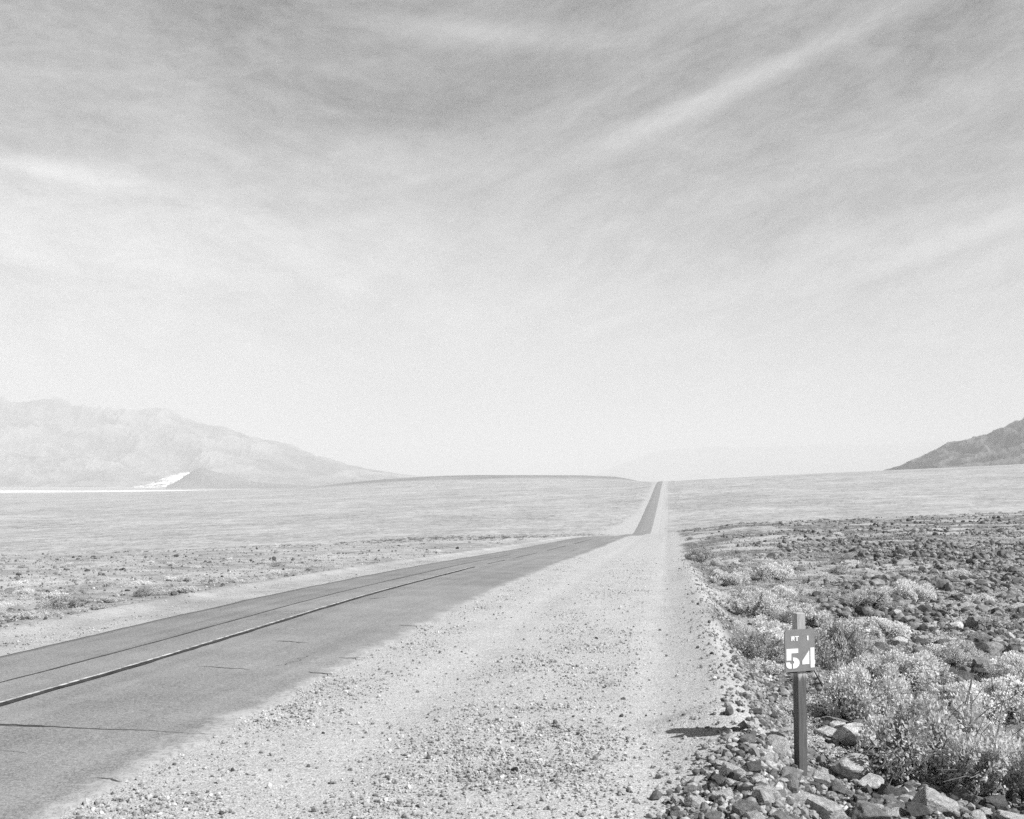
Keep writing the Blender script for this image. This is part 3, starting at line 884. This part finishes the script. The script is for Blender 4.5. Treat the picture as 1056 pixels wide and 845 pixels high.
# far scrub on the plain and up the ramp: reads as one mass of dots
def scrub(name, x, y, half, mat_k, nleaf=60, grow=2.8, flat_=.8):
    n = len(x); z = gz(x, y)
    vs, fs, off = [], [], 0
    for k in range(len(SMALLV)):
        m = np.arange(n)[np.arange(n) % len(SMALLV) == k]
        v, f = SMALLV[k]
        idx = rng.permutation(len(f))[:nleaf]
        v = v[f[idx].ravel()].reshape(-1, 4, 3)
        c = v.mean(1, keepdims=True); v = (c + (v - c) * grow).reshape(-1, 3)
        p = v[None] * half[m, None, None] * [1, 1, flat_] + np.stack([x[m], y[m], z[m]], 1)[:, None]
        vs.append(p.reshape(-1, 3))
        fs.append((np.arange(len(idx) * 4).reshape(-1, 4)[None] + (np.arange(len(m)) * len(idx) * 4)[:, None, None]).reshape(-1, 4) + off)
        off += len(m) * len(v)
    o = mesh_np(name, np.concatenate(vs), np.concatenate(fs), mat_k); o['kind'] = 'stuff'
x, y = polar(5200, .12, .62, 11, 120, .25)
sr, a = ra(x, y); m = (a > 1.6) & (rng.random(len(x)) < sstep(.46, .62, fbm(x * .22 + 9, y * .22, 301, 3) + .18 * sstep(.42, .25, x / y)))
x, y = x[m], y[m]
xl, yl = polar(2600, -.56, .05, 17, 150, .25)
sr, a = ra(xl, yl); m = (a < -14.2) & (rng.random(len(xl)) < sstep(.46, .62, fbm(xl * .2, yl * .2, 303, 3)))
x = np.concatenate([x, xl[m]]); y = np.concatenate([y, yl[m]])
ok = np.hypot(x - SX - .3, y - SY) > 1.3
for q in placed: ok &= np.hypot(x - q[0], y - q[1]) > q[2] + .3
x, y = x[ok], y[ok]
scrub('low_scrub', x, y, rng.uniform(.10, .34, len(x)), M_leaf, 260, .9, .65)
x, y = polar(15000, -.6, .62, 115, 1300, .05)
m = rng.random(len(x)) < .25 + sstep(.42, .6, fbm(x * .02, y * .02, 311, 4)); x, y = x[m], y[m]
sr, a = ra(x, y); m = (a < ROAD_L - 5) | (a > 1.5)
x, y = x[m], y[m]
s2 = rng.uniform(300, 1200, 500); a2 = np.where(rng.random(500) < .6, -18 - np.abs(rng.normal(size=500)) * 9, 3.5 + np.abs(rng.normal(size=500)) * 2.5)
x = np.concatenate([x, s2 * TX + a2 * NX]); y = np.concatenate([y, s2 * TY + a2 * NY])
M_scrub = leaf_material('distant_scrub_leaves', .07, .17)
scrub('distant_scrub', x, y, rng.uniform(.12, .5, len(x)), M_scrub, 36)

# ------------------------------------------------------------------ air
bm = bmesh.new(); box(bm, -32000, 32000, -12000, 32000, -60, 640)
bmesh.ops.recalc_face_normals(bm, faces=bm.faces)
me = bpy.data.meshes.new('haze'); bm.to_mesh(me); bm.free()
hz_ = bpy.data.objects.new('haze', me); col.objects.link(hz_); hz_['kind'] = 'stuff'
mh = bpy.data.materials.new('valley_haze'); mh.use_nodes = True
for n_ in list(mh.node_tree.nodes):
    if n_.type != 'OUTPUT_MATERIAL': mh.node_tree.nodes.remove(n_)
pv = mh.node_tree.nodes.new('ShaderNodeVolumePrincipled')
pv.inputs['Color'].default_value = g(.835); pv.inputs['Density'].default_value = 2.0e-4; pv.inputs['Anisotropy'].default_value = -0.05
mh.node_tree.links.new(pv.outputs[0], mh.node_tree.nodes['Material Output'].inputs['Volume'])
me.materials.append(mh)

# ------------------------------------------------------------------ sun, sky, camera
EL, AZB = math.radians(45), math.radians(28)
D = Vector((math.cos(EL) * math.cos(AZB), -math.cos(EL) * math.sin(AZB), math.sin(EL)))
sl = bpy.data.lights.new('sun', 'SUN'); sl.energy = 5.0; sl.angle = math.radians(.53)
so = bpy.data.objects.new('sun', sl); col.objects.link(so); so.rotation_euler = D.to_track_quat('Z', 'Y').to_euler(); so.location = (20, -10, 40)

w = bpy.data.worlds.new('World'); scene.world = w; w.use_nodes = True
class WT(NT):
    def __init__(self): self.t = w.node_tree
k = WT()
bg = w.node_tree.nodes['Background']
sky = k.n('ShaderNodeTexSky'); sky.sky_type = 'NISHITA'; sky.sun_disc = False
sky.sun_elevation = EL; sky.sun_rotation = math.atan2(D.x, D.y); sky.air_density = 1.0; sky.dust_density = 1.5; sky.ozone_density = 1.0
bw = k.n('ShaderNodeRGBToBW'); k.link(sky.outputs[0], bw.inputs[0])
gen = k.n('ShaderNodeTexCoord').outputs['Generated']
sep = k.n('ShaderNodeSeparateXYZ'); k.link(gen, sep.inputs[0])
yy = k.math('ADD', k.math('ABSOLUTE', sep.outputs[1]), .02)
U = k.math('DIVIDE', sep.outputs[0], yy); W = k.math('DIVIDE', k.math('MAXIMUM', sep.outputs[2], 0.0), yy)
def plane(ang, su, sv):     # direction-plane coordinates turned and stretched along a streak
    c, s = math.cos(ang), math.sin(ang)
    p = k.math('ADD', k.math('MULTIPLY', U, c), k.math('MULTIPLY', W, s))
    q = k.math('ADD', k.math('MULTIPLY', U, -s), k.math('MULTIPLY', W, c))
    cb = k.n('ShaderNodeCombineXYZ'); k.link(k.math('MULTIPLY', p, su), cb.inputs[0]); k.link(k.math('MULTIPLY', q, sv), cb.inputs[1])
    return cb.outputs[0]
def ellipse(px, py, lx, ly, ang_deg, amp):   # soft patch of cirrus; sizes in photo px
    c, s = math.cos(math.radians(ang_deg)), math.sin(math.radians(ang_deg))
    u0, w0 = (px - CX) / F, (HY - py) / F
    du = k.math('SUBTRACT', U, u0); dw = k.math('SUBTRACT', W, w0)
    p = k.math('DIVIDE', k.math('ADD', k.math('MULTIPLY', du, c), k.math('MULTIPLY', dw, s)), lx / F)
    q = k.math('DIVIDE', k.math('ADD', k.math('MULTIPLY', du, -s), k.math('MULTIPLY', dw, c)), ly / F)
    r2 = k.math('ADD', k.math('MULTIPLY', p, p), k.math('MULTIPLY', q, q))
    e = k.math('POWER', 2.71828, k.math('MULTIPLY', r2, -1.0))
    return k.math('MULTIPLY', e, amp)
n1 = k.noise(plane(math.radians(24), 3.2, 9), 1.0, 9, .66, .7)
n2 = k.noise(plane(math.radians(-12), 3.6, 11), 1.3, 7, .62, .8)
sel = k.ramp(U, -.25, .15)
n3 = k.mix(sel, k.noise(plane(math.radians(-10), 15, 34), 1.6, 9, .78, .5), k.noise(plane(math.radians(22), 13, 36), 1.6, 9, .78, .5))
nn = k.mix(sel, n2, n1)
tex = k.math('ADD', k.math('MULTIPLY', k.ramp(nn, .3, .72, -.5, .5), .18), k.math('MULTIPLY', k.ramp(n3, .3, .7, -.5, .5), .13))
patches = [
    (800, 76, 190, 11, 25, .21), (690, 128, 90, 14, 24, .12), (500, 45, 120, 14, -4, .20), (600, 110, 110, 40, 20, .08),
    (60, 182, 100, 10, -9, .26), (40, 235, 230, 60, -8, .20), (300, 270, 300, 60, -10, .10), (60, 70, 180, 70, 0, .07),
    (970, 255, 130, 14, 20, .12), (880, 170, 120, 20, 22, .08), (900, 70, 40, 16, 10, .10), (270, 150, 160, 30, -5, .08), (420, 195, 40, 6, 12, .10),
    (470, 115, 200, 45, 2, -.16), (300, 20, 130, 40, 0, -.13), (900, 60, 160, 45, 24, -.13), (620, 10, 70, 20, 0, -.06), (130, 130, 120, 22, -10, -.05),
    (980, 330, 220, 70, 12, -.07), (800, 230, 140, 30, 20, -.08), (930, 285, 110, 8, 18, -.06), (240, 190, 120, 20, -14, -.05),
]
tot = tex
for p_ in patches: tot = k.math('ADD', tot, ellipse(*p_))
cov = k.math('ADD', k.math('MULTIPLY', tot, k.ramp(W, .02, .22, .35, 1.0)), k.ramp(W, .06, .44, .60, .25))
cov = k.math('MAXIMUM', k.math('MINIMUM', cov, 1.0), 0.0)
SKY_CLOUD = 13.0
radv = k.mix(cov, k.math('MULTIPLY', bw.outputs[0], .58), SKY_CLOUD)
radv = k.math('MULTIPLY', radv, k.math('MULTIPLY', k.ramp(sep.outputs[2], .45, .70, 1.0, .2), k.ramp(sep.outputs[1], -.25, .35, .4, 1.0)))   # sky dimmed overhead and behind the camera, added to deepen shadows
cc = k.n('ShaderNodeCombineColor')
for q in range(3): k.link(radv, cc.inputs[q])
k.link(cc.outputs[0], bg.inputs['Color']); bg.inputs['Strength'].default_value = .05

cam = bpy.data.cameras.new('camera'); cam.lens = 36; cam.sensor_width = 36; cam.shift_y = 74.5 / 1056
cam.clip_start = .1; cam.clip_end = 90000
co = bpy.data.objects.new('camera', cam); col.objects.link(co); co.location = (0, 0, EYE); co.rotation_euler = (math.radians(90), 0, 0)
scene.camera = co
vs_ = scene.view_settings
vs_.view_transform = 'Standard'; vs_.look = 'None'; vs_.gamma = 1; vs_.use_curve_mapping = False; vs_.exposure = .68
scene.cycles.use_denoising = False
scene.cycles.max_bounces = 6; scene.cycles.volume_bounces = 2; scene.cycles.diffuse_bounces = 2
